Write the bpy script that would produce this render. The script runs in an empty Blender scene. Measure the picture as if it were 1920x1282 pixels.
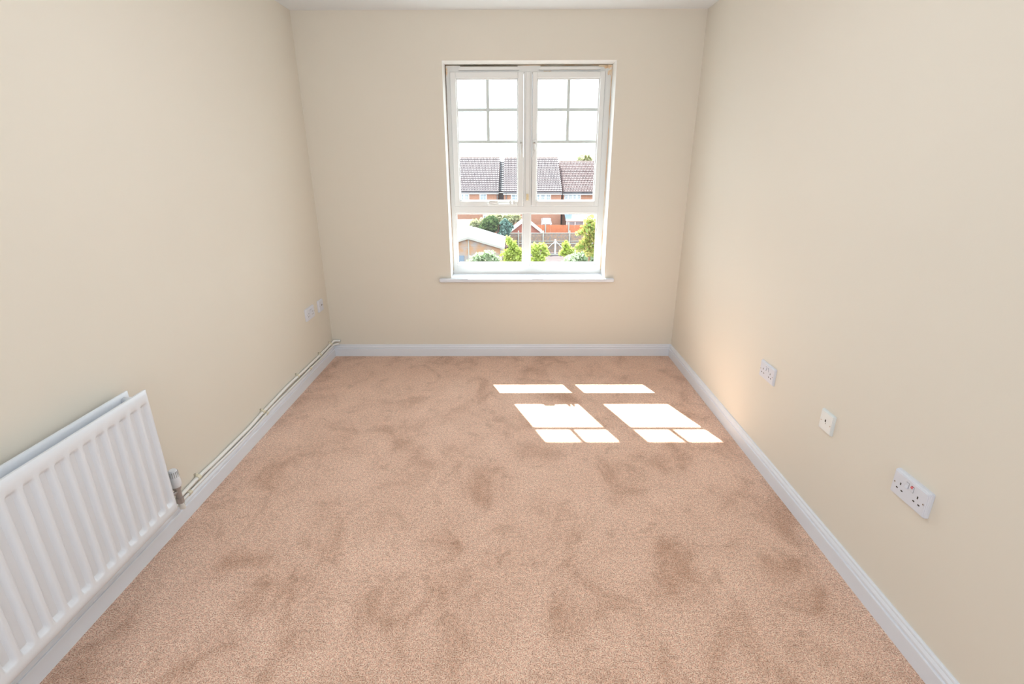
import bpy, bmesh, math, random
import numpy as np
from mathutils import Vector, Matrix

sc = bpy.context.scene
COL = sc.collection
# ------------------------------------------------------------------ camera
XL, XR, D, YB, H = -1.4535, 1.2542, 3.8209, -1.10, 2.40      # room: left, right, window wall, rear wall, ceiling
F, PITCH, YAW, ROLL, CZ = 952.3175, 0.3451, -0.0046, -0.0025, 1.4872
cp, sp = math.cos(PITCH), math.sin(PITCH)
FW = Vector((math.sin(YAW)*cp, math.cos(YAW)*cp, -sp))
_rt = Vector((math.cos(YAW), -math.sin(YAW), 0)); _up = _rt.cross(FW)
RT = _rt*math.cos(ROLL) + _up*math.sin(ROLL)
UP = _up*math.cos(ROLL) - _rt*math.sin(ROLL)
cd = bpy.data.cameras.new('camera'); cam = bpy.data.objects.new('camera', cd); COL.objects.link(cam)
cd.sensor_width = 36; cd.lens = F*36/1920; cd.clip_start = .02; cd.clip_end = 400
M = Matrix.Identity(4)
for i in range(3):
    M[i][0], M[i][1], M[i][2] = RT[i], UP[i], -FW[i]
M[2][3] = CZ
cam.matrix_world = M
sc.camera = cam
def at(px, py, Y):
    "world point on the plane y=Y that the photograph shows at this pixel (used to survey far things)"
    d = FW + RT*((px-960)/F) - UP*((py-641)/F)
    t = Y/d.y
    return Vector((d.x*t, Y, CZ+d.z*t))

# ------------------------------------------------------------------ world, sun, lamps, exposure
vs = sc.view_settings
vs.view_transform = 'Standard'; vs.look = 'None'; vs.gamma = 1; vs.use_curve_mapping = False
vs.exposure = 0.46
W = bpy.data.worlds.new('world'); sc.world = W; W.use_nodes = True
bg = W.node_tree.nodes['Background']
bg.inputs['Color'].default_value = (0.82, 0.93, 1.0, 1)
bg.inputs['Strength'].default_value = 4.8
sd = bpy.data.lights.new('sun', 'SUN'); so = bpy.data.objects.new('sun', sd); COL.objects.link(so)
sd.energy = 19; sd.angle = math.radians(.45); sd.color = (1, .965, .91)
so.rotation_euler = Vector((.322, -.856, -1)).to_track_quat('-Z', 'Y').to_euler()
so.location = (-3, 12, 14)
def area(name, loc, direction, sx, sy, power, color):
    l = bpy.data.lights.new(name, 'AREA'); l.shape = 'RECTANGLE'; l.size = sx; l.size_y = sy
    l.energy = power; l.color = color
    o = bpy.data.objects.new(name, l); COL.objects.link(o); o.location = loc
    o.rotation_euler = Vector(direction).to_track_quat('-Z', 'Y').to_euler()
    return o
# two unseen fill lights added: a globe overhead, a large area behind the camera
gl = bpy.data.lights.new('overhead_fill_light', 'POINT'); gl.energy = 12; gl.shadow_soft_size = .16; gl.color = (.90, .95, 1)
glo = bpy.data.objects.new('overhead_fill_light', gl); COL.objects.link(glo); glo.location = (-.1, 1.7, 1.98)
fl = area('rear_fill_light', (-.1, YB+.10, 1.25), (0, 1, -.06), 2.5, 2.1, 17, (.86, .93, 1))
fl.data.spread = math.radians(165)

# ------------------------------------------------------------------ materials
def mat(name, col, rough=.6, metal=0, spec=.5, noise=None, bump=None):
    """noise=(scale, colour2, contrast) ; bump=(scale, strength, distance)"""
    m = bpy.data.materials.new(name); m.use_nodes = True
    nt = m.node_tree; b = nt.nodes['Principled BSDF']
    b.inputs['Base Color'].default_value = (*col, 1); b.inputs['Roughness'].default_value = rough
    b.inputs['Metallic'].default_value = metal; b.inputs['Specular IOR Level'].default_value = spec
    tc = nt.nodes.new('ShaderNodeTexCoord')
    if noise:
        n = nt.nodes.new('ShaderNodeTexNoise'); n.inputs['Scale'].default_value = noise[0]; n.inputs['Detail'].default_value = 4
        nt.links.new(tc.outputs['Object'], n.inputs['Vector'])
        r = nt.nodes.new('ShaderNodeValToRGB'); c = noise[2]
        r.color_ramp.elements[0].position = .5-c; r.color_ramp.elements[1].position = .5+c
        r.color_ramp.elements[0].color = (*col, 1); r.color_ramp.elements[1].color = (*noise[1], 1)
        nt.links.new(n.outputs['Fac'], r.inputs['Fac']); nt.links.new(r.outputs['Color'], b.inputs['Base Color'])
    if bump:
        n2 = nt.nodes.new('ShaderNodeTexNoise'); n2.inputs['Scale'].default_value = bump[0]; n2.inputs['Detail'].default_value = 3
        nt.links.new(tc.outputs['Object'], n2.inputs['Vector'])
        bp = nt.nodes.new('ShaderNodeBump'); bp.inputs['Strength'].default_value = bump[1]; bp.inputs['Distance'].default_value = bump[2]
        nt.links.new(n2.outputs['Fac'], bp.inputs['Height']); nt.links.new(bp.outputs['Normal'], b.inputs['Normal'])
    return m

WALL = mat('cream_emulsion', (.79, .743, .653), .92, spec=.2, noise=(.9, (.805, .758, .668), .2), bump=(180, .06, .002))
CEIL = mat('white_ceiling_paint', (.84, .88, .91), .95, spec=.2, bump=(150, .05, .002))
REVEAL = mat('white_reveal_paint', (.90, .89, .86), .7, spec=.3)
GLOSS = mat('white_gloss_paint', (.80, .84, .91), .32, spec=.5)
UPVC = mat('white_window_plastic', (.80, .805, .79), .35)
BARS = mat('grey_glazing_bar', (.64, .70, .69), .5)
SEAL = mat('stained_sealant', (.86, .80, .68), .6, noise=(9, (.80, .52, .28), .12))
RADM = mat('radiator_enamel', (.81, .85, .91), .28)
RADIN = mat('radiator_inner_enamel', (.70, .70, .70), .5)
CREAMP = mat('cream_painted_pipe', (.86, .87, .85), .45)
CLIP = mat('cream_plastic_clip', (.78, .74, .60), .5)
CLIPD = mat('dusty_clip', (.48, .42, .33), .8)
PLATE = mat('white_socket_plastic', (.75, .78, .86), .3)
PLATE2 = mat('white_aged_plate_plastic', (.76, .81, .82), .32)
DARK = mat('dark_hole', (.03, .025, .02), .6)
RED = mat('red_rocker_mark', (.75, .05, .06), .4)
CHROME = mat('dull_chrome', (.62, .60, .58), .28, metal=1)
BRONZE = mat('tarnished_valve_metal', (.40, .37, .36), .45, metal=.35)
LBEIGE = mat('yellowed_plastic', (.80, .66, .42), .5)

def carpet_mat():
    m = bpy.data.materials.new('pinkish_brown_carpet_pile'); m.use_nodes = True
    nt = m.node_tree; N = nt.nodes; L = nt.links; b = N['Principled BSDF']
    b.inputs['Roughness'].default_value = 1; b.inputs['Specular IOR Level'].default_value = .05
    b.inputs['Sheen Weight'].default_value = .25; b.inputs['Sheen Roughness'].default_value = .5
    tc = N.new('ShaderNodeTexCoord')
    def noise(scale, det, rough=.5, dist=0, stretch=None):
        n = N.new('ShaderNodeTexNoise'); n.inputs['Scale'].default_value = scale; n.inputs['Detail'].default_value = det
        n.inputs['Roughness'].default_value = rough; n.inputs['Distortion'].default_value = dist
        if stretch:
            mp = N.new('ShaderNodeMapping'); mp.inputs['Scale'].default_value = stretch; mp.inputs['Rotation'].default_value = (0, 0, .5)
            L.new(tc.outputs['Object'], mp.inputs['Vector']); L.new(mp.outputs['Vector'], n.inputs['Vector'])
        else:
            L.new(tc.outputs['Object'], n.inputs['Vector'])
        return n
    def ramp(src, stops):
        r = N.new('ShaderNodeValToRGB'); e = r.color_ramp.elements
        while len(e) < len(stops): e.new(.5)
        for k, (p, c) in enumerate(stops): e[k].position = p; e[k].color = (*c, 1)
        L.new(src, r.inputs['Fac']); return r
    def mix(kind, a, bb, fac):
        x = N.new('ShaderNodeMix'); x.data_type = 'RGBA'; x.blend_type = kind; x.inputs[0].default_value = fac
        L.new(a, x.inputs[6]); L.new(bb, x.inputs[7]); return x.outputs[2]
    tuft = noise(250, 2, .65)                                   # tufts of about four millimetres
    c1 = ramp(tuft.outputs['Fac'], [(.33, (.42, .225, .16)), (.48, (.90, .555, .415)), (.62, (1.0, .87, .72))])
    pile = noise(4.2, 4, .62, .6, (1, .75, 1))                        # brushed patches where the pile lies the other way
    c2 = ramp(pile.outputs['Fac'], [(.30, (.72, .64, .58)), (.47, (.96, .94, .925)), (.66, (1.06, 1.06, 1.06))])
    o = mix('MULTIPLY', c1.outputs['Color'], c2.outputs['Color'], 1)
    clump = noise(75, 2, .6)                                   # tufts leaning together, seen from farther off
    c4 = ramp(clump.outputs['Fac'], [(.36, (.86, .83, .81)), (.62, (1.07, 1.07, 1.07))])
    o = mix('MULTIPLY', o, c4.outputs['Color'], 1)
    foot = noise(11, 2, .5, .3)                                # small scuffs
    c3 = ramp(foot.outputs['Fac'], [(.28, (.86, .83, .80)), (.40, (1, 1, 1)), (.8, (1.02, 1.02, 1.02))])
    o = mix('MULTIPLY', o, c3.outputs['Color'], 1)
    L.new(o, b.inputs['Base Color'])
    bp = N.new('ShaderNodeBump'); bp.inputs['Strength'].default_value = .8; bp.inputs['Distance'].default_value = .006
    L.new(tuft.outputs['Fac'], bp.inputs['Height']); L.new(bp.outputs['Normal'], b.inputs['Normal'])
    return m
CARPET = carpet_mat()

def glass_mat():
    m = bpy.data.materials.new('window_glass'); m.use_nodes = True
    nt = m.node_tree; N = nt.nodes; N.remove(N['Principled BSDF'])
    t = N.new('ShaderNodeBsdfTransparent'); t.inputs['Color'].default_value = (.96, .98, .975, 1)
    g = N.new('ShaderNodeBsdfGlossy'); g.inputs['Roughness'].default_value = .02
    x = N.new('ShaderNodeMixShader'); L = nt.links; x.inputs[0].default_value = .02
    L.new(t.outputs[0], x.inputs[1]); L.new(g.outputs[0], x.inputs[2])
    L.new(x.outputs[0], N['Material Output'].inputs['Surface'])
    return m
GLASS = glass_mat()

# outdoors
def brick_mat(name, c1, c2, mortar):
    m = mat(name, c1, .9, spec=.1); nt = m.node_tree
    tc = nt.nodes['Texture Coordinate']; mp = nt.nodes.new('ShaderNodeMapping'); mp.inputs['Rotation'].default_value = (math.pi/2, 0, 0)
    br = nt.nodes.new('ShaderNodeTexBrick'); br.inputs['Color1'].default_value = (*c1, 1); br.inputs['Color2'].default_value = (*c2, 1)
    br.inputs['Mortar'].default_value = (*mortar, 1); br.inputs['Scale'].default_value = 1
    br.inputs['Brick Width'].default_value = .225; br.inputs['Row Height'].default_value = .075; br.inputs['Mortar Size'].default_value = .008
    nt.links.new(tc.outputs['Object'], mp.inputs[0]); nt.links.new(mp.outputs[0], br.inputs['Vector'])
    nt.links.new(br.outputs['Color'], nt.nodes['Principled BSDF'].inputs['Base Color'])
    return m
BRICK = brick_mat('orange_red_brick', (0.269, 0.103, 0.060), (0.317, 0.134, 0.082), (0.264, 0.202, 0.158))
BRICK2 = brick_mat('deep_red_brick', (0.269, 0.062, 0.043), (0.298, 0.096, 0.067), (0.240, 0.144, 0.115))
BRICKD = brick_mat('plum_brown_brick', (0.130, 0.100, 0.110), (0.160, 0.120, 0.130), (0.150, 0.130, 0.130))
TILE = mat('plum_brown_roof_tile', (0.180, 0.150, 0.158), .8, spec=.2, noise=(1.1, (0.198, 0.154, 0.156), .2))
TILE2 = mat('red_brown_roof_tile', (0.189, 0.119, 0.116), .8, spec=.2, noise=(6, (0.217, 0.151, 0.147), .2))
JOINT = mat('shade_dark_tile_joint', (.030, .022, .026), .9, spec=.1)  # shade under tile lips and along channels, painted in as dark colour
RIDGE = mat('ridge_tile_clay', (0.150, 0.100, 0.085), .8)
OWHITE = mat('white_outdoor_paint', (0.484, 0.484, 0.484), .5)
GUT = mat('dark_gutter', (.08, .07, .075), .5)
OPANE = mat('dark_far_window_glass', (.16, .19, .22), .12, spec=.8)
FENCE_O = mat('orange_fence_stain', (0.350, 0.085, 0.028), .8, noise=(2, (0.390, 0.120, 0.045), .2))
FENCE_G = mat('weathered_fence_boards', (0.25, 0.155, 0.10), .9, noise=(7, (0.14, 0.125, 0.12), .08))
POSTM = mat('pale_fence_post', (0.280, 0.260, 0.230), .9)
SHEDW = mat('weathered_shed_boards', (0.30, 0.165, 0.09), .85, noise=(1.6, (0.245, 0.205, 0.185), .10))
FELT = mat('pale_roof_felt', (0.125, 0.132, 0.152), .9, noise=(3, (0.150, 0.156, 0.17), .2))
PAINTG = mat('dark_green_wall', (0.072, 0.120, 0.114), .8)
PAVE = mat('plum_paving', (0.068, 0.052, 0.052), .9, spec=.1, noise=(1.4, (0.096, 0.076, 0.076), .2))
SLATE = mat('blue_grey_lean_to_roof', (0.100, 0.135, 0.180), .5)
CANOPY = mat('pale_blue_canopy_cloth', (0.210, 0.310, 0.390), .6)
BARK = mat('reddish_bark', (0.216, 0.114, 0.072), .9)
def leaf_mat(name, c, c2, trans=.5):
    m = bpy.data.materials.new(name); m.use_nodes = True
    nt = m.node_tree; N = nt.nodes; L = nt.links; N.remove(N['Principled BSDF'])
    g = N.new('ShaderNodeNewGeometry'); r = N.new('ShaderNodeValToRGB')
    r.color_ramp.elements[0].color = (*c, 1); r.color_ramp.elements[1].color = (*c2, 1)
    L.new(g.outputs['Random Per Island'], r.inputs['Fac'])
    d = N.new('ShaderNodeBsdfDiffuse'); t = N.new('ShaderNodeBsdfTranslucent'); x = N.new('ShaderNodeMixShader'); x.inputs[0].default_value = trans
    L.new(r.outputs[0], d.inputs[0]); L.new(r.outputs[0], t.inputs[0]); L.new(d.outputs[0], x.inputs[1]); L.new(t.outputs[0], x.inputs[2])
    L.new(x.outputs[0], N['Material Output'].inputs['Surface'])
    return m
LEAF_Y = leaf_mat('yellow_green_leaves', (0.250, 0.312, 0.050), (0.450, 0.500, 0.163))
LEAF_P = leaf_mat('pale_green_leaves', (0.195, 0.273, 0.143), (0.481, 0.520, 0.377))
LEAF_O = leaf_mat('autumn_tinted_leaves', (0.228, 0.330, 0.084), (0.492, 0.396, 0.144))
LEAF_D = leaf_mat('dark_green_leaves', (0.030, 0.060, 0.027), (0.120, 0.162, 0.060), .25)
LEAF_B = leaf_mat('blue_green_leaves', (0.024, 0.072, 0.054), (0.180, 0.276, 0.240), .25)
LEAF_C = leaf_mat('cream_yellow_leaves', (0.252, 0.264, 0.132), (0.480, 0.468, 0.288))

# ------------------------------------------------------------------ mesh helpers
class MB:
    def __init__(s): s.bm = bmesh.new()
    def box(s, x0, x1, y0, y1, z0, z1, bev=0, seg=2):
        r = bmesh.ops.create_cube(s.bm, size=1)
        vs_ = r['verts']
        for v in vs_:
            v.co = Vector(((x0+x1)/2+v.co.x*(x1-x0), (y0+y1)/2+v.co.y*(y1-y0), (z0+z1)/2+v.co.z*(z1-z0)))
        if bev:
            es = list({e for v in vs_ for e in v.link_edges})
            bmesh.ops.bevel(s.bm, geom=es, offset=bev, segments=seg, affect='EDGES', profile=.5)
        return s
    def poly(s, pts, faces):
        v = [s.bm.verts.new(p) for p in pts]
        for f in faces: s.bm.faces.new([v[i] for i in f])
        return s
    def prism(s, pts, vec):
        "closed outline pts extruded by vec"
        n = len(pts); vec = Vector(vec)
        a = [s.bm.verts.new(p) for p in pts]; b = [s.bm.verts.new(Vector(p)+vec) for p in pts]
        s.bm.faces.new(a); s.bm.faces.new(b[::-1])
        for i in range(n): s.bm.faces.new((a[i], b[i], b[(i+1) % n], a[(i+1) % n]))
        return s
    def tube(s, path, r, seg=10, cap=True):
        path = [Vector(p) for p in path]; rings = []
        rr = r if isinstance(r, (list, tuple)) else [r]*len(path)
        for i, p in enumerate(path):
            t = (path[min(i+1, len(path)-1)]-path[max(i-1, 0)]).normalized()
            a = t.cross(Vector((0, 0, 1)));
            if a.length < .1: a = t.cross(Vector((1, 0, 0)))
            a.normalize(); b = t.cross(a)
            rings.append([s.bm.verts.new(p+(a*math.cos(k*2*math.pi/seg)+b*math.sin(k*2*math.pi/seg))*rr[i]) for k in range(seg)])
        for i in range(len(rings)-1):
            for k in range(seg):
                s.bm.faces.new((rings[i][k], rings[i][(k+1) % seg], rings[i+1][(k+1) % seg], rings[i+1][k]))
        if cap: s.bm.faces.new(rings[0][::-1]); s.bm.faces.new(rings[-1])
        return s
    def build(s, name, m, parent=None, smooth=False):
        me = bpy.data.meshes.new(name); bmesh.ops.recalc_face_normals(s.bm, faces=s.bm.faces)
        s.bm.to_mesh(me); s.bm.free()
        for x in (m if isinstance(m, (list, tuple)) else [m]): me.materials.append(x)
        if smooth: me.shade_smooth()
        o = bpy.data.objects.new(name, me); COL.objects.link(o)
        if parent: o.parent = parent
        return o
def raw(name, verts, faces, m, parent=None, smooth=False):
    me = bpy.data.meshes.new(name); me.from_pydata([tuple(v) for v in verts], [], [tuple(f) for f in faces]); me.update()
    me.materials.append(m)
    if smooth: me.shade_smooth()
    o = bpy.data.objects.new(name, me); COL.objects.link(o)
    if parent: o.parent = parent
    return o
def empty(name, loc=(0, 0, 0), rz=0):
    o = bpy.data.objects.new(name, None); COL.objects.link(o); o.location = loc; o.rotation_euler = (0, 0, rz); o.empty_display_size = .05
    return o
def tag(o, label=None, cat=None, group=None, kind=None):
    if label: o['label'] = label
    if cat: o['category'] = cat
    if group: o['group'] = group
    if kind: o['kind'] = kind
    return o
def local(parent):
    "keep parts that are modelled in world coordinates in place under an empty that has a location"
    inv = Matrix.Translation(parent.location).inverted()
    for c in parent.children:
        if not c.get('_l'): c.matrix_parent_inverse = inv

# ------------------------------------------------------------------ room shell
T = .30
OX0, OX1, OZ0, OZ1 = -.482, .687, .612, 2.108        # window opening
def shell_box(name, b, m, label):
    return tag(MB().box(*b).build(name, m), label, 'room shell', kind='structure')
tag(raw('floor', [(XL, YB, 0), (XR, YB, 0), (XR, D, 0), (XL, D, 0), (XL, YB, -.2), (XR, YB, -.2), (XR, D, -.2), (XL, D, -.2)],
        [(0, 1, 2, 3), (7, 6, 5, 4), (0, 4, 5, 1), (1, 5, 6, 2), (2, 6, 7, 3), (3, 7, 4, 0)], CARPET),
    'pinkish brown cut-pile carpet covering the whole floor', 'floor', kind='structure')
tag(MB().box(XL-T, XR+T, YB-T, D+T, H, H+.25).build('ceiling', CEIL), 'plain white painted ceiling above the window wall', 'ceiling', kind='structure')
tag(MB().box(XL-T, XL, YB-T, D+.31, -.2, H).build('wall_left', WALL), 'plain cream wall with the radiator on it', 'wall', kind='structure')
tag(MB().box(XR, XR+T, YB-T, D+.31, -.2, H).build('wall_right', WALL), 'plain cream wall with three white wall plates', 'wall', kind='structure')
tag(MB().box(XL, XR, YB-T, YB, -.2, H).build('wall_front', WALL), 'plain cream wall behind the viewer', 'wall', kind='structure')
def wall_with_hole():
    y0, y1 = D, D+.31
    X = [XL, OX0, OX1, XR]; Z = [-.2, OZ0, OZ1, H]
    bm = bmesh.new(); g = {}
    for k, y in enumerate((y0, y1)):
        for i, x in enumerate(X):
            for j, z in enumerate(Z): g[i, j, k] = bm.verts.new((x, y, z))
    for k in (0, 1):
        for i in range(3):
            for j in range(3):
                if (i, j) != (1, 1): bm.faces.new((g[i, j, k], g[i+1, j, k], g[i+1, j+1, k], g[i, j+1, k]))
    for a, b in (((1, 1), (2, 1)), ((2, 1), (2, 2)), ((2, 2), (1, 2)), ((1, 2), (1, 1))):
        f = bm.faces.new((g[a+(0,)], g[b+(0,)], g[b+(1,)], g[a+(1,)])); f.material_index = 1
    s = MB(); s.bm.free(); s.bm = bm
    return tag(s.build('wall_back', [WALL, REVEAL]), 'cream window wall with white painted window reveal', 'wall', kind='structure')
wall_with_hole()
# eaves of our own building above the window (they cut the sunlight short)
tag(MB().box(-4, 4, D+.31, 4.50, 2.346, 2.50, .01).build('trim_1', OWHITE), 'white boxed eaves outside above the window', 'eaves', kind='structure')

# skirting boards: moulded profile (distance from wall, height)
PROF = [(0, 0), (.018, 0), (.018, .060), (.0165, .063), (.0125, .064), (.0125, .067), (.0150, .070), (.0148, .076), (.011, .082),
        (.009, .085), (.0098, .089), (.0085, .093), (.005, .095), (0, .095)]
def skirting(name, p0, p1, nrm, m0, m1, label):
    p0, p1, nrm = Vector(p0), Vector(p1), Vector(nrm); t = (p1-p0).normalized()
    a = [p0+nrm*d+t*(d*m0)+Vector((0, 0, z)) for d, z in PROF]; b = [p1+nrm*d-t*(d*m1)+Vector((0, 0, z)) for d, z in PROF]
    n = len(a); s = MB(); va = [s.bm.verts.new(v) for v in a]; vb = [s.bm.verts.new(v) for v in b]
    for i in range(n): s.bm.faces.new((va[i], vb[i], vb[(i+1) % n], va[(i+1) % n]))
    s.bm.faces.new(va[::-1]); s.bm.faces.new(vb)
    return tag(s.build(name, GLOSS), label, 'skirting board', kind='structure')
skirting('baseboard_left', (XL, YB, 0), (XL, D, 0), (1, 0, 0), 0, 1, 'white skirting board under the heating pipes')
skirting('baseboard_right', (XR, YB, 0), (XR, D, 0), (-1, 0, 0), 0, 1, 'white moulded skirting board along the wall with sockets')
skirting('baseboard_back', (XL, D, 0), (XR, D, 0), (0, -1, 0), 1, 1, 'white moulded skirting board below the window')

# ------------------------------------------------------------------ window
FY0, FY1 = 3.985, 4.062          # frame faces
win = tag(empty('window_1'), 'white two-casement window with two fixed lower panes', 'window', kind='structure')
s = MB()
s.box(OX0, -.450, FY0, FY1, OZ0, OZ1, .003).box(.640, OX1, FY0, FY1, OZ0, OZ1, .003)
s.box(-.452, .642, FY0, FY1, 2.060, OZ1, .003).box(-.452, .642, FY0, FY1, .612, .700, .003)
s.build('window_frame', UPVC, win)
s = MB().box(-.452, .642, FY0-.004, FY1, 1.100, 1.152, .004)
s.build('transom', UPVC, win)
s = MB().box(.070, .130, FY0-.003, FY1, 1.148, 2.064, .003).box(.084, .116, FY0-.010, FY0+.01, 1.19, 2.064, .004)
s.box(.074, .122, FY0-.001, FY1, .696, 1.104, .003)
s.build('mullion', UPVC, win)
def ring(s, x0, x1, z0, z1, w, y0, y1, bev=.003):
    if not isinstance(w, tuple): w = (w, w, w, w)      # left, right, bottom, top
    s.box(x0, x0+w[0], y0, y1, z0, z1, bev); s.box(x1-w[1], x1, y0, y1, z0, z1, bev)
    s.box(x0+w[0]-.001, x1-w[1]+.001, y0, y1, z0, z0+w[2], bev); s.box(x0+w[0]-.001, x1-w[1]+.001, y0, y1, z1-w[3], z1, bev)
def pane_box(x0, x1, z0, z1, parent, y=4.012):
    return MB().box(x0, x1, y, y+.004, z0, z1).build('pane', GLASS, parent)
def handle(cx, side, parent):
    s = MB(); z = 1.593
    s.box(cx-.011, cx+.011, 3.960, 3.978, z-.045, z+.030, .005)                     # rose plate
    s.tube([(cx, 3.962, z), (cx, 3.945, z)], .009, 12)                               # neck
    h = s.build('handle', UPVC, parent)
    l = MB().tube([(cx, 3.947, z+.006), (cx, 3.942, z-.02), (cx+side*.002, 3.938, z-.06), (cx+side*.003, 3.938, z-.108)], [.0065, .0065, .006, .005], 10).build('lever', UPVC, parent, True)
    k = MB().tube([(cx, 3.946, z+.004), (cx, 3.934, z+.004)], .0085, 12).build('pivot_cap', CHROME, parent, True)
    k['label'] = 'dark metal pivot cap'
def casement(x0, x1, gx0, gx1, hx, side, bx):
    s = MB(); y0, y1 = 3.968, 4.045
    z0, z1, g0, g1 = 1.153, 2.062, 1.190, 2.023
    ring(s, x0, x1, z0, z1, (gx0-x0, x1-gx1, g0-z0, z1-g1), y0, y1, .004)
    c = s.build('casement', UPVC, win)
    b = MB(); ring(b, gx0-.001, gx1+.001, g0-.001, g1+.001, .008, 3.992, 4.010, .002); b.build('glazing_bead', UPVC, c)
    for z in (1.823, 1.608):
        MB().box(gx0, gx1, 4.004, 4.022, z-.0105, z+.0105, .003).build('glazing_bar', BARS, c)
    MB().box(bx-.011, bx+.011, 4.0035, 4.0225, 1.608, g1, .003).build('glazing_bar', BARS, c)
    for za, zb in ((1.608, 1.823), (1.823, g1)):
        for xa, xb in ((gx0, bx), (bx, gx1)): pane_box(xa, xb, za, zb, c)
    pane_box(gx0, gx1, g0, 1.608, c)
    handle(hx, side, c)
    return c
cL = casement(-.449, .068, -.409, .028, .050, 1, -.188)
cR = casement(.132, .638, .165, .605, .146, -1, .390)
# casement stay with its peg on the bottom rail of the left casement
s = MB().box(-.200, .020, 3.950, 3.958, 1.160, 1.172, .002)
for x in (-.170, -.10, -.03): s.tube([(x, 3.950, 1.166), (x, 3.944, 1.166)], .005, 8)
s.build('stay', UPVC, cL)
MB().box(-.190, -.120, 3.945, 3.97, 1.172, 1.196, .006).box(-.035, -.022, 3.94, 3.968, 1.172, 1.20, .003).box(-.008, .006, 3.94, 3.968, 1.172, 1.20, .003).build('stay_keeper', UPVC, cL)
for x0, x1 in ((-.438, .062), (.131, .632)):
    b = MB(); ring(b, x0-.014, x1+.014, .706, 1.104, .014, 3.990, 4.02, .003); bo = b.build('fixed_light_bead', UPVC, win)
    pane_box(x0, x1, .716, 1.092, win)
MB().box(.091, .109, 3.955, 3.978, 1.196, 1.243, .005).build('lock_cover', LBEIGE, win)['label'] = 'yellowed plastic lock cover'
# trickle vents along the head, and stained sealant round the frame
for x0, x1 in ((-.375, .025), (.185, .590)):
    s = MB(); n = 10; top = []
    pts = [(x0-.012, 3.984, 2.074), (x1+.012, 3.984, 2.074), (x1, 3.984, 2.094), (x0, 3.984, 2.094)]
    s.prism(pts, (0, -.014, 0)); s.build('trickle_vent', UPVC, win)
    MB().box(x0, x1, 3.973, 3.986, 2.0955, 2.0995).build('vent_slot', mat('shaded_vent_slot', (.30, .27, .22), .7), win)
s = MB()
s.tube([(OX0+.002, 3.984, .66), (OX0+.002, 3.984, 2.104), (OX1-.002, 3.984, 2.104), (OX1-.002, 3.984, .66)], .0045, 8)
s.build('sealant', SEAL, win, True)
STAIN = mat('orange_brown_stain', (.80, .55, .33), .8, noise=(60, (.84, .76, .62), .12))
for (xa_, xb_, za_, zb_, y_) in ((.628, .682, 2.078, 2.106, 3.9838), (.655, .683, 2.035, 2.080, 3.9838), (.205, .262, 2.064, 2.069, 3.983), (-.478, -.466, 2.03, 2.10, 3.9838)):
    pts_ = [(xa_+(xb_-xa_)*u, y_, za_+(zb_-za_)*v_) for u, v_ in ((0, .35), (.12, .9), (.45, .75), (.7, 1), (1, .95), (.95, .4), (.75, 0), (.5, .3), (.2, .1))]
    MB().prism(pts_, (0, .002, 0)).build('stain', STAIN, win)
MB().tube([(.655, 3.982, 2.098), (.60, 3.982, 2.100), (.52, 3.983, 2.100)], [.008, .006, .003], 8).build('sealant', mat('orange_stained_sealant', (.82, .58, .34), .7, noise=(22, (.80, .72, .56), .15)), win, True)
# window board: bullnosed, with ears beyond the reveal
s = MB().box(OX0+.001, OX1-.001, D-.002, FY0+.03, .605, .634)
s.box(-.571, .761, D-.032, D, .604, .634, .011, 4)
sb = s.build('window_sill', GLOSS, win)
# outer stone sill
MB().box(OX0+.002, OX1-.002, FY1-.01, 4.19, .59, .640, .004).build('outer_sill', OWHITE, win)

# ------------------------------------------------------------------ radiator (double panel)
rad = tag(empty('radiator', (XL+.05, 1.20, .17)), 'white ribbed double panel radiator hanging low on the left wall', 'radiator')
def smooth01(t): t = min(max(t, 0), 1); return t*t*(3-2*t)
def rad_panel(xf, xb, y0, y1, z0, z1, name, centres, sign=1):
    ys = []; y = y0
    ys = sorted(set([y0, y0+.003, y0+.008, y1-.008, y1-.003, y1] + [round(y0+.010+i*.0035, 5) for i in range(int((y1-y0-.020)/.0035)+1)]))
    zs = [z0, z0+.003, z0+.009, z0+.025, z0+.040, .206, .212, .217, .222, .228, .236, .26, .32, .40, .48, .56, .61, .628, .636, .643, .650, .656, z1-.025, z1-.009, z1-.003, z1]
    zs = sorted(set(zs))
    V = []; Fc = []
    for z in zs:
        for y in ys:
            d = 0
            e = min(y-y0, y1-y, z-z0, z1-z)
            d += .006*(1-smooth01(e/.009))
            end = smooth01((z-.207)/.020)*smooth01((.655-z)/.016)
            if end > 0:
                dd = min(abs(y-c) for c in centres)
                d += .0145*end*(1-smooth01((dd-.009)/.012))
            V.append((xf-sign*d, y, z))
    nb = len(V); nY = len(ys)
    for z in (z0, z1):
        for y in ys: pass
    for j in range(len(zs)-1):
        for i in range(nY-1):
            a = j*nY+i; Fc.append((a, a+1, a+nY+1, a+nY))
    # back face and edges
    V += [(xb, y0, z0), (xb, y1, z0), (xb, y1, z1), (xb, y0, z1)]
    Fc.append((nb+3, nb+2, nb+1, nb))
    Fc.append(tuple([i for i in range(nY-1, -1, -1)])+(nb, nb+1))
    top = (len(zs)-1)*nY
    Fc.append(tuple(top+i for i in range(nY))+(nb+2, nb+3))
    Fc.append(tuple(j*nY for j in range(len(zs)))+(nb+3, nb))
    Fc.append(tuple(j*nY+nY-1 for j in range(len(zs)-1, -1, -1))+(nb+1, nb+2))
    o = raw(name, V, Fc, RADM, rad, True)
    o.modifiers.new('n', 'EDGE_SPLIT').split_angle = math.radians(50)
    return o
RY1 = 1.686; RY0 = RY1-1.236
cent = [1.651-.0517*i for i in range(23)]
rad_panel(-1.344, -1.357, RY0, RY1, .170, .697, 'front_panel', cent)
rad_panel(-1.412, -1.424, RY0, RY1, .170, .693, 'back_panel', cent)
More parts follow.
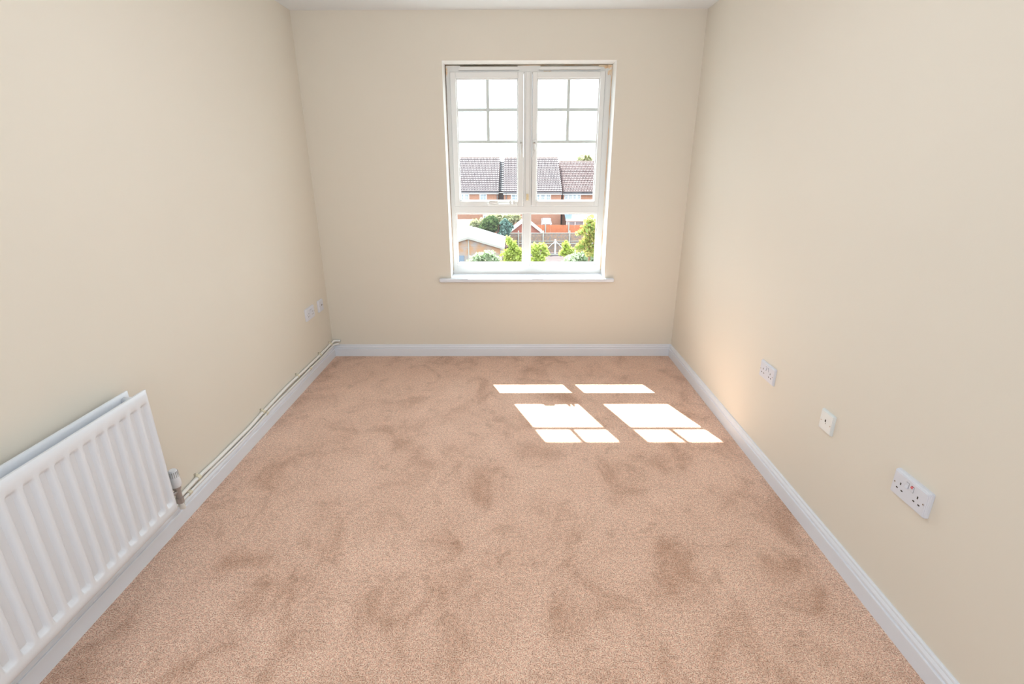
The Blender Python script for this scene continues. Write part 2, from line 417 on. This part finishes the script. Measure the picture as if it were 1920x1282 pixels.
# folded convector fins between the panels
V = []; Fc = []; k = 0
for i in range(60):
    y = RY0+.04+i*(RY1-RY0-.08)/59
    x = -1.362 if i % 2 else -1.402
    V += [(x, y, .21), (x, y, .62)]
for i in range(59): Fc.append((2*i, 2*i+2, 2*i+3, 2*i+1))
fin = raw('convector_fins', V, Fc, RADIN, rad); fin.modifiers.new('t', 'SOLIDIFY').thickness = .001
for y in (RY0+.035, RY1-.035):
    for z in (.198, .670): MB().tube([(-1.410, y, z), (-1.358, y, z)], .013, 12).build('water_connector', RADM, rad, True)
for y in (RY0+.18, RY1-.18):
    MB().box(XL+.0006, XL+.004, y-.02, y+.02, .25, .66).box(XL+.003, -1.4245, y-.006, y+.006, .27, .30).box(XL+.003, -1.4245, y-.006, y+.006, .60, .63).build('bracket', RADM, rad)
# thermostatic valve at the window end
vx, vy = -1.396, 1.768
v = MB().tube([(vx, RY1-.03, .198), (vx, vy, .198)], .0075, 12).tube([(vx, RY1+.003, .198), (vx, RY1+.024, .198)], .0135, 6).tube([(vx, vy, .150), (vx, vy, .215)], .0115, 14)\
    .tube([(vx, vy, .140), (vx, vy, .165)], .0145, 6).tube([(vx, vy, .208), (vx, vy, .222)], .0155, 14).build('valve_body', BRONZE, rad)
v['label'] = 'tarnished metal valve body'
h = MB().tube([(vx, vy, .220), (vx, vy, .226), (vx, vy, .250), (vx, vy, .262), (vx, vy, .292), (vx, vy, .298)], [.0175, .0205, .0205, .0185, .0165, .013], 20).build('valve_head', RADM, rad, True)
h.modifiers.new('n', 'EDGE_SPLIT').split_angle = math.radians(35)
s = MB()
for i in range(16):
    a = i*2*math.pi/16; c_, s_ = math.cos(a), math.sin(a)
    s.box(vx+c_*.0172-.0012, vx+c_*.0172+.0012, vy+s_*.0172-.0012, vy+s_*.0172+.0012, .266, .292)
s.build('grip_slots', mat('grey_grip_slots', (.45, .45, .46), .6), v if False else rad)
e = MB().tube([(vx, vy, .150), (vx, vy, .128), (vx, vy+.004, .114), (vx-.006, vy+.016, .104), (vx-.030, vy+.045, .100), (-1.421, vy+.045, .106)], [.0115, .0115, .011, .0095, .008, .0075], 12).build('inlet_elbow', CREAMP, rad, True)
e['label'] = 'cream painted inlet pipe bend'
local(rad)

# ------------------------------------------------------------------ heating pipes clipped above the skirting
def wave(pts, n=8):
    out = []
    for (y0, z0), (y1, z1) in zip(pts, pts[1:]):
        for k in range(n):
            t = k/n; out.append((y0+(y1-y0)*t, z0+(z1-z0)*smooth01(t)))
    out.append(pts[-1]); return out
up_pts = wave([(.5, .124), (1.80, .1225), (1.95, .126), (2.15, .120), (2.43, .118), (2.62, .127), (2.95, .134), (3.25, .127), (3.50, .123), (3.76, .126)])
lo_pts = wave([(.5, .098), (1.85, .099), (2.05, .100), (2.30, .094), (2.50, .095), (2.72, .104), (3.0, .101), (3.3, .099), (3.5, .096), (3.74, .099)])
PX = XL+.0115
pu = tag(empty('heating_pipe', (PX, .5, .12)), 'upper cream painted heating pipe clipped to the left wall above the skirting', 'pipe')
MB().tube([(PX, y, z) for y, z in up_pts] + [(PX+.002, 3.795, .128), (PX+.012, 3.8085, .130), (PX+.035, 3.811, .130), (PX+.055, 3.812, .128)], .0092, 12).build('pipe_run', CREAMP, pu, True)
plo = tag(empty('heating_pipe', (PX+.004, .5, .10)), 'lower thinner cream heating pipe resting along the top of the left skirting', 'pipe')
MB().tube([(PX+.004, y, z+.003) for y, z in lo_pts] + [(PX+.006, 3.775, .104), (PX+.02, 3.793, .106), (PX+.045, 3.797, .108)], .0070, 12).build('pipe_run', CREAMP, plo, True)
def zat(pts, y): return float(np.interp(y, [p[0] for p in pts], [p[1] for p in pts]))
for y, par, pts, dx, r, M_ in ((1.965, pu, up_pts, 0, .0092, CLIP), (2.60, pu, up_pts, 0, .0092, CLIP), (3.10, pu, up_pts, 0, .0092, CLIP), (3.51, pu, up_pts, 0, .0092, CLIP), (3.74, pu, up_pts, 0, .0092, CLIP),
                            (1.885, plo, lo_pts, .004, .0070, CLIP), (2.63, plo, lo_pts, .004, .0070, CLIP), (3.30, plo, lo_pts, .004, .0070, CLIP)):
    z = zat(pts, y)+(.003 if par is plo else 0); x = PX+dx
    s = MB().tube([(x, y-.009, z), (x, y+.009, z)], r+.0035, 12)
    if par is pu: s.box(XL, x, y-.006, y+.006, z-.002, z+r+.010, .002)
    else: s.box(XL+.001, x, y-.005, y+.005, z+.002, z+r+.004, .001)
    c = s.build('pipe_clip', M_, par)
    if par is pu:
        MB().box(XL, XL+.005, y-.008, y+.002, z+r+.006, z+r+.014, .002).build('pipe_clip', CLIPD, par)['label'] = 'dusty brown clip tab'
local(pu); local(plo)

# ------------------------------------------------------------------ wall plates (local axes: x along the wall, z up, -y out)
def plate(root, w, h, depth, m=PLATE, taper=.004):
    pb, pf = [], []
    s = MB()
    a = [(-w/2, 0, -h/2), (w/2, 0, -h/2), (w/2, 0, h/2), (-w/2, 0, h/2)]
    q = [(-w/2+.0, -(depth-.006), -h/2), (w/2, -(depth-.006), -h/2), (w/2, -(depth-.006), h/2), (-w/2, -(depth-.006), h/2)]
    f = [(x*(1-2*taper/w), -depth, z*(1-2*taper/h)) for x, _, z in q]
    va = [s.bm.verts.new(p) for p in a]; vq = [s.bm.verts.new(p) for p in q]; vf = [s.bm.verts.new(p) for p in f]
    s.bm.faces.new(va[::-1]); s.bm.faces.new(vf)
    for A, B in ((va, vq), (vq, vf)):
        for i in range(4): s.bm.faces.new((A[i], A[(i+1) % 4], B[(i+1) % 4], B[i]))
    es = [e for e in s.bm.edges if abs(e.verts[0].co.y-e.verts[1].co.y) > .002 or e.verts[0].co.y < -.002]
    bmesh.ops.bevel(s.bm, geom=es, offset=.002, segments=2, affect='EDGES')
    return s.build('faceplate', m, root)
def hole(root, x, z, w, h, depth, m=DARK, name='pin_hole', out=.0004):
    MB().box(x-w/2, x+w/2, -depth-out, -depth+.004, z-h/2, z+h/2).build(name, m, root)
def screw(root, x, z, depth, m=CHROME):
    o = MB().tube([(x, -depth+.001, z), (x, -depth-.0008, z)], .0030, 12).build('screw', m, root)
    MB().box(x-.0024, x+.0024, -depth-.0010, -depth, z-.0005, z+.0005).build('slot', DARK, o)
def rocker(root, x, z, depth, on, red=False):
    s = MB(); w, hh = .0105, .018
    MB().box(x-w/2-.0009, x+w/2+.0009, -depth-.0003, -depth+.002, z-hh/2-.0012, z+hh/2+.0012).build('rocker_gap', mat('grey_gap', (.25, .25, .26), .7), root)
    o1, o2 = (.0015, .0050) if on else (.0050, .0015)
    p = [(x-w/2, -depth, z-hh/2), (x-w/2, -depth-o2, z-hh/2), (x-w/2, -depth-.002, z), (x-w/2, -depth-o1, z+hh/2), (x-w/2, -depth, z+hh/2)]
    s.prism(p, (w, 0, 0)); o = s.build('rocker', PLATE, root)
    if red:
        MB().box(x-w/2+.0006, x+w/2-.0006, -depth-.0046, -depth, z+hh/2-.0055, z+hh/2+.0004, .0008).build('red_mark', RED, o)['label'] = 'red on-off mark'
def double_socket(loc, rz, depth, label, w=.146, h=.086, red=False):
    r = tag(empty('double_socket', loc, rz), label, 'socket', 'white double power sockets on the walls')
    plate(r, w, h, depth)
    for sx in (-1, 1):
        cx = sx*.036
        hole(r, cx, .006, .0042, .0085, depth)
        hole(r, cx-.0105, -.0135, .0075, .0042, depth); hole(r, cx+.0105, -.0135, .0075, .0042, depth)
        screw(r, sx*.0605, .000, depth)
        rocker(r, sx*.0105, .018, depth, on=(sx < 0), red=(red and sx > 0))
    return r
double_socket((XR, 1.3455, .501), -math.pi/2, .017, 'white double socket with a red rocker mark nearest the viewer', red=True)
double_socket((XR, 2.311, .495), -math.pi/2, .010, 'white double socket on the right wall nearest the window corner')
double_socket((XL, 3.448, .466), math.pi/2, .014, 'white double socket low on the left wall beside a smaller plate')
r = tag(empty('telephone_socket', (XR, 1.806, .497), -math.pi/2), 'square white wall plate with two screws between the two double sockets', 'wall plate')
plate(r, .086, .086, .010, PLATE2); screw(r, -.0302, -.004, .010); screw(r, .0302, -.004, .010)
hole(r, -.003, .004, 0.007, .010, .010, name='jack_hole'); hole(r, 0, -.006, .004, .006, .010, mat('grey_jack', (.4, .4, .38), .6), 'jack_hole')
r = tag(empty('aerial_socket', (XL, 3.655, .463), math.pi/2), 'small square white plate with a dark slot in the left window corner', 'wall plate')
plate(r, .086, .086, .014); hole(r, .008, .004, .018, .009, .014, mat('dim_slot', (.16, .15, .15), .6), 'slot', .001)
screw(r, -.0302, 0, .014); screw(r, .0302, 0, .014)

# added fixture to go with the overhead fill light, above the frame
pend = tag(empty('added_pendant_lamp', (-.1, 1.7, H)), 'white flex and ceiling rose of an added unseen fill lamp overhead', 'lamp')
MB().tube([(-.1, 1.7, H), (-.1, 1.7, H-.02)], [.045, .038], 20).build('ceiling_rose', PLATE, pend)
MB().tube([(-.1, 1.7, H-.02), (-.1, 1.7, H-.17)], .0035, 8).build('flex', PLATE, pend)
MB().tube([(-.1, 1.7, H-.17), (-.1, 1.7, H-.21)], [.014, .019], 14).build('lamp_holder', PLATE, pend)
local(pend)

# ================================================================== OUTDOORS
GZ = -6.5
tag(MB().box(-60, 60, 4.6, 120, GZ-.3, GZ).build('ground', PAVE), 'plum brown garden paving between the fences', 'ground', kind='structure')

def foliage(name, blobs, n, size, m, parent, seed):
    rng = np.random.default_rng(seed); V = []; Fc = []
    tot = sum(b[3]*b[4]*b[5] for b in blobs)
    for (cx, cy, cz, rx, ry, rz_) in blobs:
        k = max(20, int(.5*n*rx*ry*rz_/tot))
        u = rng.normal(size=(k, 3)); u /= np.linalg.norm(u, axis=1)[:, None]
        rad_ = rng.uniform(.15, 1.25, k)**.75
        P = np.array([cx, cy, cz])+u*rad_[:, None]*np.array([rx, ry, rz_])
        for p in P:
            a = rng.normal(size=3); a /= np.linalg.norm(a); b = np.cross(a, rng.normal(size=3)); b /= np.linalg.norm(b); c = np.cross(a, b)
            L_ = size*1.7*rng.uniform(.5, 1.4); w = L_*.42; i = len(V)
            V += [p-a*L_/2, p+b*w+c*L_*.1, p+a*L_/2, p-b*w+c*L_*.1]; Fc += [(i, i+1, i+2), (i, i+2, i+3)]
    o = raw(name, V, Fc, m, parent); o['kind'] = 'stuff'; return o
def bush(name, cat, label, blobs, n, size, m, seed, base, group=None, trunk=.035, bark=None):
    "blobs given as (px, py, Y, radius in px x, radius in px y); stands on the ground"
    W_ = []
    for (px, py, Y, rx, ry) in blobs:
        c = at(px, py, Y); sx = abs((at(px+rx, py, Y)-c).x); sz = abs((at(px, py+ry, Y)-c).z)
        W_.append((c.x, c.y, c.z, sx, (sx+sz)*.5, sz))
    bx = at(*base); root = tag(empty(name, (bx.x, bx.y, GZ)), label, cat, group)
    foliage('foliage', W_, n, size, m, root, seed)
    rnd = random.Random(seed)
    top = max(W_, key=lambda b: b[2])
    path = [(bx.x, bx.y, GZ), (bx.x+.04, bx.y, GZ+.35*(top[2]-GZ)), (bx.x-.03, bx.y, GZ+.7*(top[2]-GZ)), (top[0], top[1], top[2]+top[5]*.3)]
    MB().tube(path, [trunk*1.6, trunk*1.2, trunk, trunk*.4], 8).build('trunk', bark or BARK, root, True)
    for b in W_:
        if b is top: continue
        zb = max(GZ+.3, b[2]-b[5]*1.5)
        s0 = Vector((bx.x, bx.y, min(zb, top[2]-.2)))
        MB().tube([s0, (Vector(b[:3])+s0)/2+Vector((0, 0, .05)), Vector(b[:3])], [trunk*.8, trunk*.6, trunk*.3], 6).build('branch', bark or BARK, root, True)
    local(root); return root

# ---- terraced houses
def tiled_roof(name, xa, xb, ye, ze, yr, zr, n, m, parent, roll=.165, seed=0):
    run = Vector((0, yr-ye, zr-ze)); Ls = run.length; u = run.normalized(); nn = Vector((0, -u.z, u.y))
    nx = int(abs(xb-xa)/roll); V = []; Fc = []
    prof = [(0, 0), (.25, .0), (.42, .045), (.60, .062), (.78, .045)]; K = len(prof)
    xs = [(xa+(i+p)*roll, h_) for i in range(nx) for p, h_ in prof]+[(xb, 0)]
    base = Vector((0, ye, ze))
    for k in range(n):
        s0, s1 = k*Ls/n-.02, (k+1)*Ls/n+.01
        b0 = len(V); N_ = len(xs)
        for sft, lift in ((s0, .0), (s0, .085), (s1, .012)):
            for x, h_ in xs:
                p = base+u*sft+nn*(lift+(h_ if lift > .0 else -.02)); V.append((x, p.y, p.z))
        for i in range(N_-1):
            Fc.append((b0+i, b0+i+1, b0+N_+i+1, b0+N_+i)); Fc.append((b0+N_+i, b0+N_+i+1, b0+2*N_+i+1, b0+2*N_+i))
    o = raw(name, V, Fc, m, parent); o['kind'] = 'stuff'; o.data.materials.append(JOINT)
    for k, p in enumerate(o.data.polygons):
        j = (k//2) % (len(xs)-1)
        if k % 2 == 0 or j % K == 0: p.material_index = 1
    return o
def far_window(x0, x1, z0, z1, Y, lights, parent, rows=3):
    w = MB(); w.box(x0, x1, Y-.03, Y+.10, z0, z1, .01); wo = w.build('window', OWHITE, parent)
    lw = (x1-x0)/lights; g = .10
    for i in range(lights):
        a, b = x0+i*lw+g, x0+(i+1)*lw-g
        cw = (b-a)/2; rh = (z1-z0-2*g)/rows
        for cidx in range(2):
            for r_ in range(rows):
                MB().box(a+cidx*cw+.02, a+(cidx+1)*cw-.02, Y-.04, Y-.028, z0+g+r_*rh+.02, z0+g+(r_+1)*rh-.02).build('pane', OPANE, wo)
    MB().box(x0-.05, x1+.05, Y-.10, Y+.02, z0-.08, z0, .01).build('window_ledge', OWHITE, wo)
def house(label, xa, xb, Y, ze, zr, wins, tile, verge_l=False, verge_r=False):
    root = tag(empty('terraced_house', ((xa+xb)/2, Y, GZ)), label, 'house', 'terraced houses beyond the gardens')
    run = 6.2
    yr = Y+run
    s = MB().box(xa, xb, Y, Y+2*run, GZ, ze-.03)
    s.prism([(xa, Y+.1, ze-.04), (xa, yr, zr-.16), (xa, Y+2*run-.1, ze-.04)], (xb-xa, 0, 0))
    s.build('wall', BRICK, root)
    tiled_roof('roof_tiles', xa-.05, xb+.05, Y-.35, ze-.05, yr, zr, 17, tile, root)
    MB().prism([(xa-.05, yr, zr), (xa-.05, Y+2*run+.3, ze-.1), (xa-.05, Y+2*run+.3, ze-.25), (xa-.05, yr, zr-.15)], (xb-xa+.1, 0, 0)).build('rear_roof_slope', tile, root)
    n = int((xb-xa)/.45)
    s = MB()
    for i in range(n):
        x = xa+i*(xb-xa)/n; s.tube([(x+.012, yr, zr+.015), (x+(xb-xa)/n, yr, zr+.03)], [.12, .135], 8)
    o = s.build('ridge_tiles', RIDGE, root); o['kind'] = 'stuff'
    MB().box(xa-.05, xb+.05, Y-.30, Y-.27, ze-.30, ze-.10).box(xa-.05, xb+.05, Y-.27, Y, ze-.30, ze-.27).build('fascia', OWHITE, root)
    MB().tube([(xa-.05, Y-.37, ze-.12), (xb+.05, Y-.37, ze-.12)], .07, 8).build('gutter', GUT, root)
    for x in ([xa+.25] if verge_l else [])+([xb-.10] if verge_r else []):
        MB().tube([(x, Y-.36, ze-.15), (x, Y-.10, ze-.4), (x, Y-.10, GZ)], .05, 8).build('downpipe', GUT, root)
    for w in wins: far_window(*w, root)
    local(root); return root
def wx(px, py, Y): return at(px, py, Y).x
zt, zb = at(960, 362.3, 55).z, at(960, 381, 55).z
house('left far house with plum tiled roof and two small white windows', -12.5, wx(934, 359, 55), 55, -1.60, 1.60,
      [(wx(861, 370, 55), wx(880, 370, 55), zb, zt, 55, 2), (wx(899, 370, 55), wx(913, 370, 55), zb, zt, 55, 1),
       (wx(906, 430, 55), wx(925, 430, 55), -5.2, -4.0, 55, 2)], TILE, verge_r=True)
house('middle far house with plum tiled roof and one triple window', wx(944.5, 359, 54.5), wx(1054.5, 359, 54.5)-.1, 54.5, -1.62, 1.57,
      [(wx(1003, 370, 54.5), wx(1033, 370, 54.5), zb, zt, 54.5, 3), (wx(958, 370, 54.5), wx(975, 370, 54.5), zb, zt, 54.5, 1)], TILE, verge_l=True)
house('right far house with lower reddish tiled roof beyond a step', wx(1055.5, 358, 55)+.05, 16.0, 55.4, -1.72, 1.17,
      [(wx(1058, 370, 55.4), wx(1089, 370, 55.4), zb, zt, 55.4, 4), (wx(1122, 370, 55.4), wx(1140, 370, 55.4), zb, zt, 55.4, 2)], TILE2)
# set-back link between left and middle house
lk = tag(empty('link_house', (-1.4, 57, GZ)), 'narrow set-back link between the left and middle far houses', 'house')
xa, xb = wx(934, 359, 55)+.06, wx(944.5, 359, 54.5)-.06
MB().box(xa, xb, 56.2, 64, GZ, -1.9).build('wall', BRICKD, lk)
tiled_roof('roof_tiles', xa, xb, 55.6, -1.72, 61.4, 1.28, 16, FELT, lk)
MB().tube([(xa, 55.6, -1.80), (xb, 55.6, -1.80)], .06, 8).build('gutter', OWHITE, lk)
local(lk)

# lean-to conservatory behind the right house
cv = tag(empty('conservatory', (8.0, 53.5, GZ)), 'lean-to conservatory with blue-grey roof against the right far house', 'conservatory')
cx0, cx1 = max(wx(1052, 405, 53), wx(1055.5, 358, 55)+.08), 13.0
zE = at(1080, 410.5, 52).z
MB().prism([(cx0, 52, zE), (cx0, 55.2, zE+.85), (cx0, 55.2, zE+.77), (cx0, 52, zE-.08)], (cx1-cx0, 0, 0)).build('roof', SLATE, cv)
MB().box(cx0, cx1, 51.9, 52.0, zE-.16, zE, .01).build('gutter', OWHITE, cv)
MB().box(cx0+.1, cx1-.1, 52.2, 55.2, GZ, zE-.95).build('wall', BRICK, cv)
MB().box(cx0+.1, cx1-.1, 52.2, 52.3, zE-.30, zE-.08).build('head_rail', OWHITE, cv)
n = 9
for i in range(n+1):
    x = cx0+.15+i*(cx1-cx0-.3)/n
    MB().box(x-.05, x+.05, 52.18, 52.32, zE-.95, zE-.28).build('glazing_post', OWHITE, cv)
    if i < n: MB().box(x+.06, x+(cx1-cx0-.3)/n-.06, 52.24, 52.26, zE-.93, zE-.30).build('pane', OPANE, cv)
local(cv)

# garage with a flat white roof, left
ga = tag(empty('flat_roof_garage', (-8, 47, GZ)), 'garage with flat white felt roof behind the timber shed', 'garage')
gx = wx(881, 431, 43.4)
MB().box(-16, gx, 43.3, 51.5, -4.22, -4.10, .02).build('roof', mat('white_mineral_felt', (.50, .51, .52), .9), ga)
MB().box(-15.8, gx-.2, 43.5, 51.3, GZ, -4.22).build('wall', PAINTG, ga)
local(ga)

# brick outbuilding with a gabled roof
ob = tag(empty('brick_outbuilding', (1.0, 47.3, GZ)), 'small red brick outbuilding with a gable behind the grey fence', 'outbuilding')
ax, az = 1.05, -3.62; hw, dz_ = 1.62, 1.28
MB().prism([(ax-hw+.15, 47.2, GZ), (ax+hw-.15, 47.2, GZ), (ax+hw-.15, 47.2, az-dz_+.0), (ax, 47.2, az-.10), (ax-hw+.15, 47.2, az-dz_)], (0, 2.4, 0)).build('wall', BRICK2, ob)
for sgn in (-1, 1):
    MB().prism([(ax, 47.0, az), (ax+sgn*hw, 47.0, az-dz_), (ax+sgn*hw, 47.0, az-dz_-.08), (ax, 47.0, az-.10)], (0, 2.7, 0)).build('roof_slope', FELT, ob)
    MB().prism([(ax, 46.96, az+.01), (ax+sgn*(hw+.02), 46.96, az-dz_), (ax+sgn*(hw+.02), 46.96, az-dz_-.09), (ax, 46.96, az-.10)], (0, .04, 0)).build('barge_board', OWHITE, ob)
local(ob)

# ---- fences
def board_fence(label, x0, x1, Y, z1, m, posts, rails, bw=.125, name='garden_fence', seed=1, cap=None):
    root = tag(empty(name, ((x0+x1)/2, Y, GZ)), label, 'fence'); rnd = random.Random(seed); s = MB(); x = x0
    while x < x1:
        s.box(x+.006, min(x+bw, x1)-.006, Y+rnd.uniform(0, .02), Y+.03+rnd.uniform(0, .02), GZ+.05, z1+rnd.uniform(-.015, .01)); x += bw
    o = s.build('fence_boards', m, root); o['kind'] = 'stuff'
    for px in posts: MB().box(px-.06, px+.06, Y-.10, Y+.0, GZ, z1+.24, .02).build('fence_post', POSTM, root)
    for z, h_ in rails: MB().box(x0, x1, Y-.06, Y-.0, z-h_/2, z+h_/2, .005).build('fence_rail', POSTM, root)
    if cap: MB().box(x0, x1, Y-.05, Y+.07, z1, z1+cap, .005).build('capping_rail', POSTM, root)
    local(root); return root
board_fence('weathered brown close-board fence with pale posts and capping rail', wx(953, 440, 46), 10.2, 46, at(1003, 437.6, 46).z, FENCE_G,
            [wx(972, 440, 46), wx(1018.5, 440, 46), wx(1068, 440, 46), wx(1117, 440, 46)], [(at(1003, 452, 46).z, .05), (at(1003, 456.5, 46).z, .09)], cap=.05)
board_fence('bright orange stained fence behind the weathered fence', wx(1003, 425, 50.4), 10.6, 50.4, at(1003, 421.8, 50.4).z, FENCE_O,
            [wx(1022.5, 430, 50.4), wx(1066, 430, 50.4), wx(1105, 430, 50.4)], [], seed=3)
# drying post with slanting arms in front of the weathered fence
dp = tag(empty('drying_post', (3.66, 45.4, GZ)), 'white timber post with two slanting arms before the weathered fence', 'post')
px_, zt_ = 3.66, -5.20
MB().box(px_-.07, px_+.07, 45.35, 45.49, GZ, zt_, .02).build('post', OWHITE, dp)
for sgn in (-1, 1): MB().tube([(px_, 45.36, zt_-.12), (px_+sgn*.62, 45.36, zt_-.72)], .03, 6).build('slanting_arm', OWHITE, dp)
local(dp)
br = tag(empty('border_rail', (3.7, 45.0, GZ)), 'low pale timber edging rail at the foot of the weathered fence', 'edging')
MB().box(-.4, 9.5, 44.95, 45.05, GZ, GZ+.11, .01).build('rail', POSTM, br)
local(br)
# pale blue canopy beyond the orange fence
cn = tag(empty('garden_canopy', (3.0, 52, GZ)), 'pale blue garden canopy showing above the orange fence', 'canopy')
c0, c1 = at(1015, 419, 52), at(1034, 413, 52)
MB().prism([(c0.x, 51.4, c0.z), (c0.x+.15, 52.6, c1.z+.12), (c1.x-.1, 52.6, c1.z+.12), (c1.x, 51.4, c0.z)], (0, 0, .04)).build('cloth', CANOPY, cn)
for x in (c0.x+.05, c1.x-.05):
    for y in (51.45, 52.5): MB().tube([(x, y, GZ), (x, y, c0.z+(.0 if y < 52 else .45))], .03, 6).build('leg', OWHITE, cn)
local(cn)

# ---- timber shed, left foreground of the view
sh = tag(empty('timber_shed', (-3.3, 38, GZ)), 'large timber shed with pale pitched felt roof and horizontal boards', 'shed')
ax, az, ye = -3.284, -3.70, 36.8; hw = 2.55; slope = .766/2.555
y1_ = 42.2
for sgn in (-1, 1):
    MB().prism([(ax, ye-.18, az), (ax+sgn*(hw+.05), ye-.18, az-slope*(hw+.05)), (ax+sgn*(hw+.05), ye-.18, az-slope*(hw+.05)-.06), (ax, ye-.18, az-.06)], (0, y1_-ye+.3, 0)).build('roof_slope', FELT, sh)
    MB().prism([(ax, ye-.21, az+.005), (ax+sgn*(hw+.06), ye-.21, az-slope*(hw+.06)), (ax+sgn*(hw+.06), ye-.21, az-slope*(hw+.06)-.15), (ax, ye-.21, az-.16)], (0, .03, 0)).build('barge_board', POSTM, sh)
MB().prism([(ax, ye-.235, az+.03), (ax+.07, ye-.235, az-.09), (ax, ye-.235, az-.24), (ax-.07, ye-.235, az-.09)], (0, .03, 0)).build('finial', POSTM, sh)
wl, wr = ax-hw+.22, ax+hw-.22
MB().prism([(wl+.02, ye+.03, GZ), (wr-.02, ye+.03, GZ), (wr-.02, ye+.03, az-slope*(hw-.2)-.09), (ax, ye+.03, az-.09), (wl+.02, ye+.03, az-slope*(hw-.2)-.09)], (0, y1_-ye-.1, 0)).build('wall', SHEDW, sh)
z = GZ+.02; bh = .145
while z < az-.15:
    half0 = min(hw-.22, (az-.10-z)/slope); half1 = min(hw-.22, (az-.10-z-bh)/slope)
    if half1 > .05:
        MB().prism([(ax-half0, ye+.03, z+.004), (ax+half0, ye+.03, z+.004), (ax+half1, ye+.03, z+bh), (ax-half1, ye+.03, z+bh)], (0, -.028, 0)).build('cladding_board', SHEDW, sh)
    z += bh
for x in (wl, wr, ax): MB().box(x-.045, x+.045, ye-.03, ye+.02, GZ, az-.12-slope*abs(x-ax), .005).build('corner_batten', POSTM, sh)
MB().box(-4.6, ax-.35, ye-.045, ye+.0, GZ, at(868, 479, 36.8).z, .01).build('lower_door_panel', mat('blue_grey_shed_paint', (.13, .16, .20), .7), sh)
local(sh)

# ---- planting, far to near
bush('tree', 'tree', 'pale green treetop showing over the right far house roof', [(1098, 299, 75, 11, 8), (1088, 301, 75, 7, 5)], 420, .40, LEAF_C, 11, (1098, 299, 75), trunk=.15)
bush('shrub', 'shrub', 'cream-flecked shrub against the left far house', [(936, 410, 51, 15, 8), (952, 413, 51, 12, 9), (922, 408, 51, 10, 6), (966, 409, 51, 9, 7)], 3000, .20, LEAF_C, 12, (940, 430, 51))
bush('shrub', 'shrub', 'dark rounded evergreen bush behind the shed roof', [(920, 421, 45.5, 13, 14), (914, 428, 45.5, 14, 11)], 4200, .15, LEAF_D, 13, (920, 436, 45.5))
bush('shrub', 'shrub', 'pale yellow bush left of the dark evergreen', [(890, 420, 46.5, 9, 8), (898, 425, 46.5, 9, 8), (905, 416, 46.5, 8, 6)], 2200, .14, LEAF_C, 14, (893, 430, 46.5))
bush('conifer', 'conifer', 'blue-green conifer beside the red brick outbuilding', [(946, 420, 44.2, 7, 8), (948, 431, 44.2, 9, 10), (943, 442, 44.2, 8, 9), (956, 424, 44.2, 6, 6)], 3600, .14, LEAF_B, 15, (948, 440, 44.2))
bush('young_tree', 'tree', 'young yellow-green tree in front of the shed corner',
     [(954, 452, 24, 6, 9), (961, 458, 24, 9, 9), (966, 472, 24, 14, 10), (950, 477, 24, 10, 9), (971, 482, 24, 10, 11), (955, 490, 24, 14, 9), (965, 500, 24, 11, 12)], 2600, .085, LEAF_Y, 16, (958, 490, 24), trunk=.02)
bush('shrub', 'shrub', 'pale leafy shrub in front of the shed wall',
     [(902, 481, 27, 13, 8), (893, 488, 27, 14, 8), (918, 478, 27, 12, 8), (926, 487, 27, 13, 9), (885, 494, 27, 12, 7), (910, 495, 27, 18, 9)], 2400, .10, LEAF_P, 17, (905, 495, 27), trunk=.02)
bush('shrub', 'shrub', 'yellow-green shrub seen just right of the window mullion',
     [(1003, 468, 23, 8, 11), (1016, 463, 23, 9, 8), (1023, 472, 23, 7, 8), (1005, 486, 23, 10, 10), (1014, 484, 23, 9, 9), (1005, 500, 23, 10, 9)], 2000, .085, LEAF_Y, 18, (1006, 490, 23), trunk=.02)
bush('shrub', 'shrub', 'small yellow-green shrub standing alone right of the drying post',
     [(1061, 461, 26, 7, 9), (1068, 471, 26, 9, 8), (1056, 474, 26, 7, 7)], 900, .085, LEAF_Y, 19, (1061, 480, 26), trunk=.02)
bush('fruit_tree', 'tree', 'tall autumn-tinted fruit tree at the right edge of the window',
     [(1106, 412, 19, 8, 9), (1110, 425, 19, 10, 12), (1097, 430, 19, 9, 9), (1088, 437, 19, 9, 6), (1107, 445, 19, 12, 10), (1096, 455, 19, 11, 10), (1108, 468, 19, 12, 13), (1088, 464, 19, 9, 8), (1122, 440, 19, 10, 25)],
     2600, .075, LEAF_O, 20, (1106, 480, 19), trunk=.025)
bush('shrub', 'shrub', 'pale green shrub at the foot of the fruit tree',
     [(1085, 480, 21, 12, 10), (1100, 486, 21, 15, 10), (1070, 489, 21, 15, 9), (1062, 494, 21, 10, 6), (1112, 480, 21, 10, 12), (1090, 498, 21, 26, 9)], 2600, .085, LEAF_P, 21, (1090, 495, 21), trunk=.02)
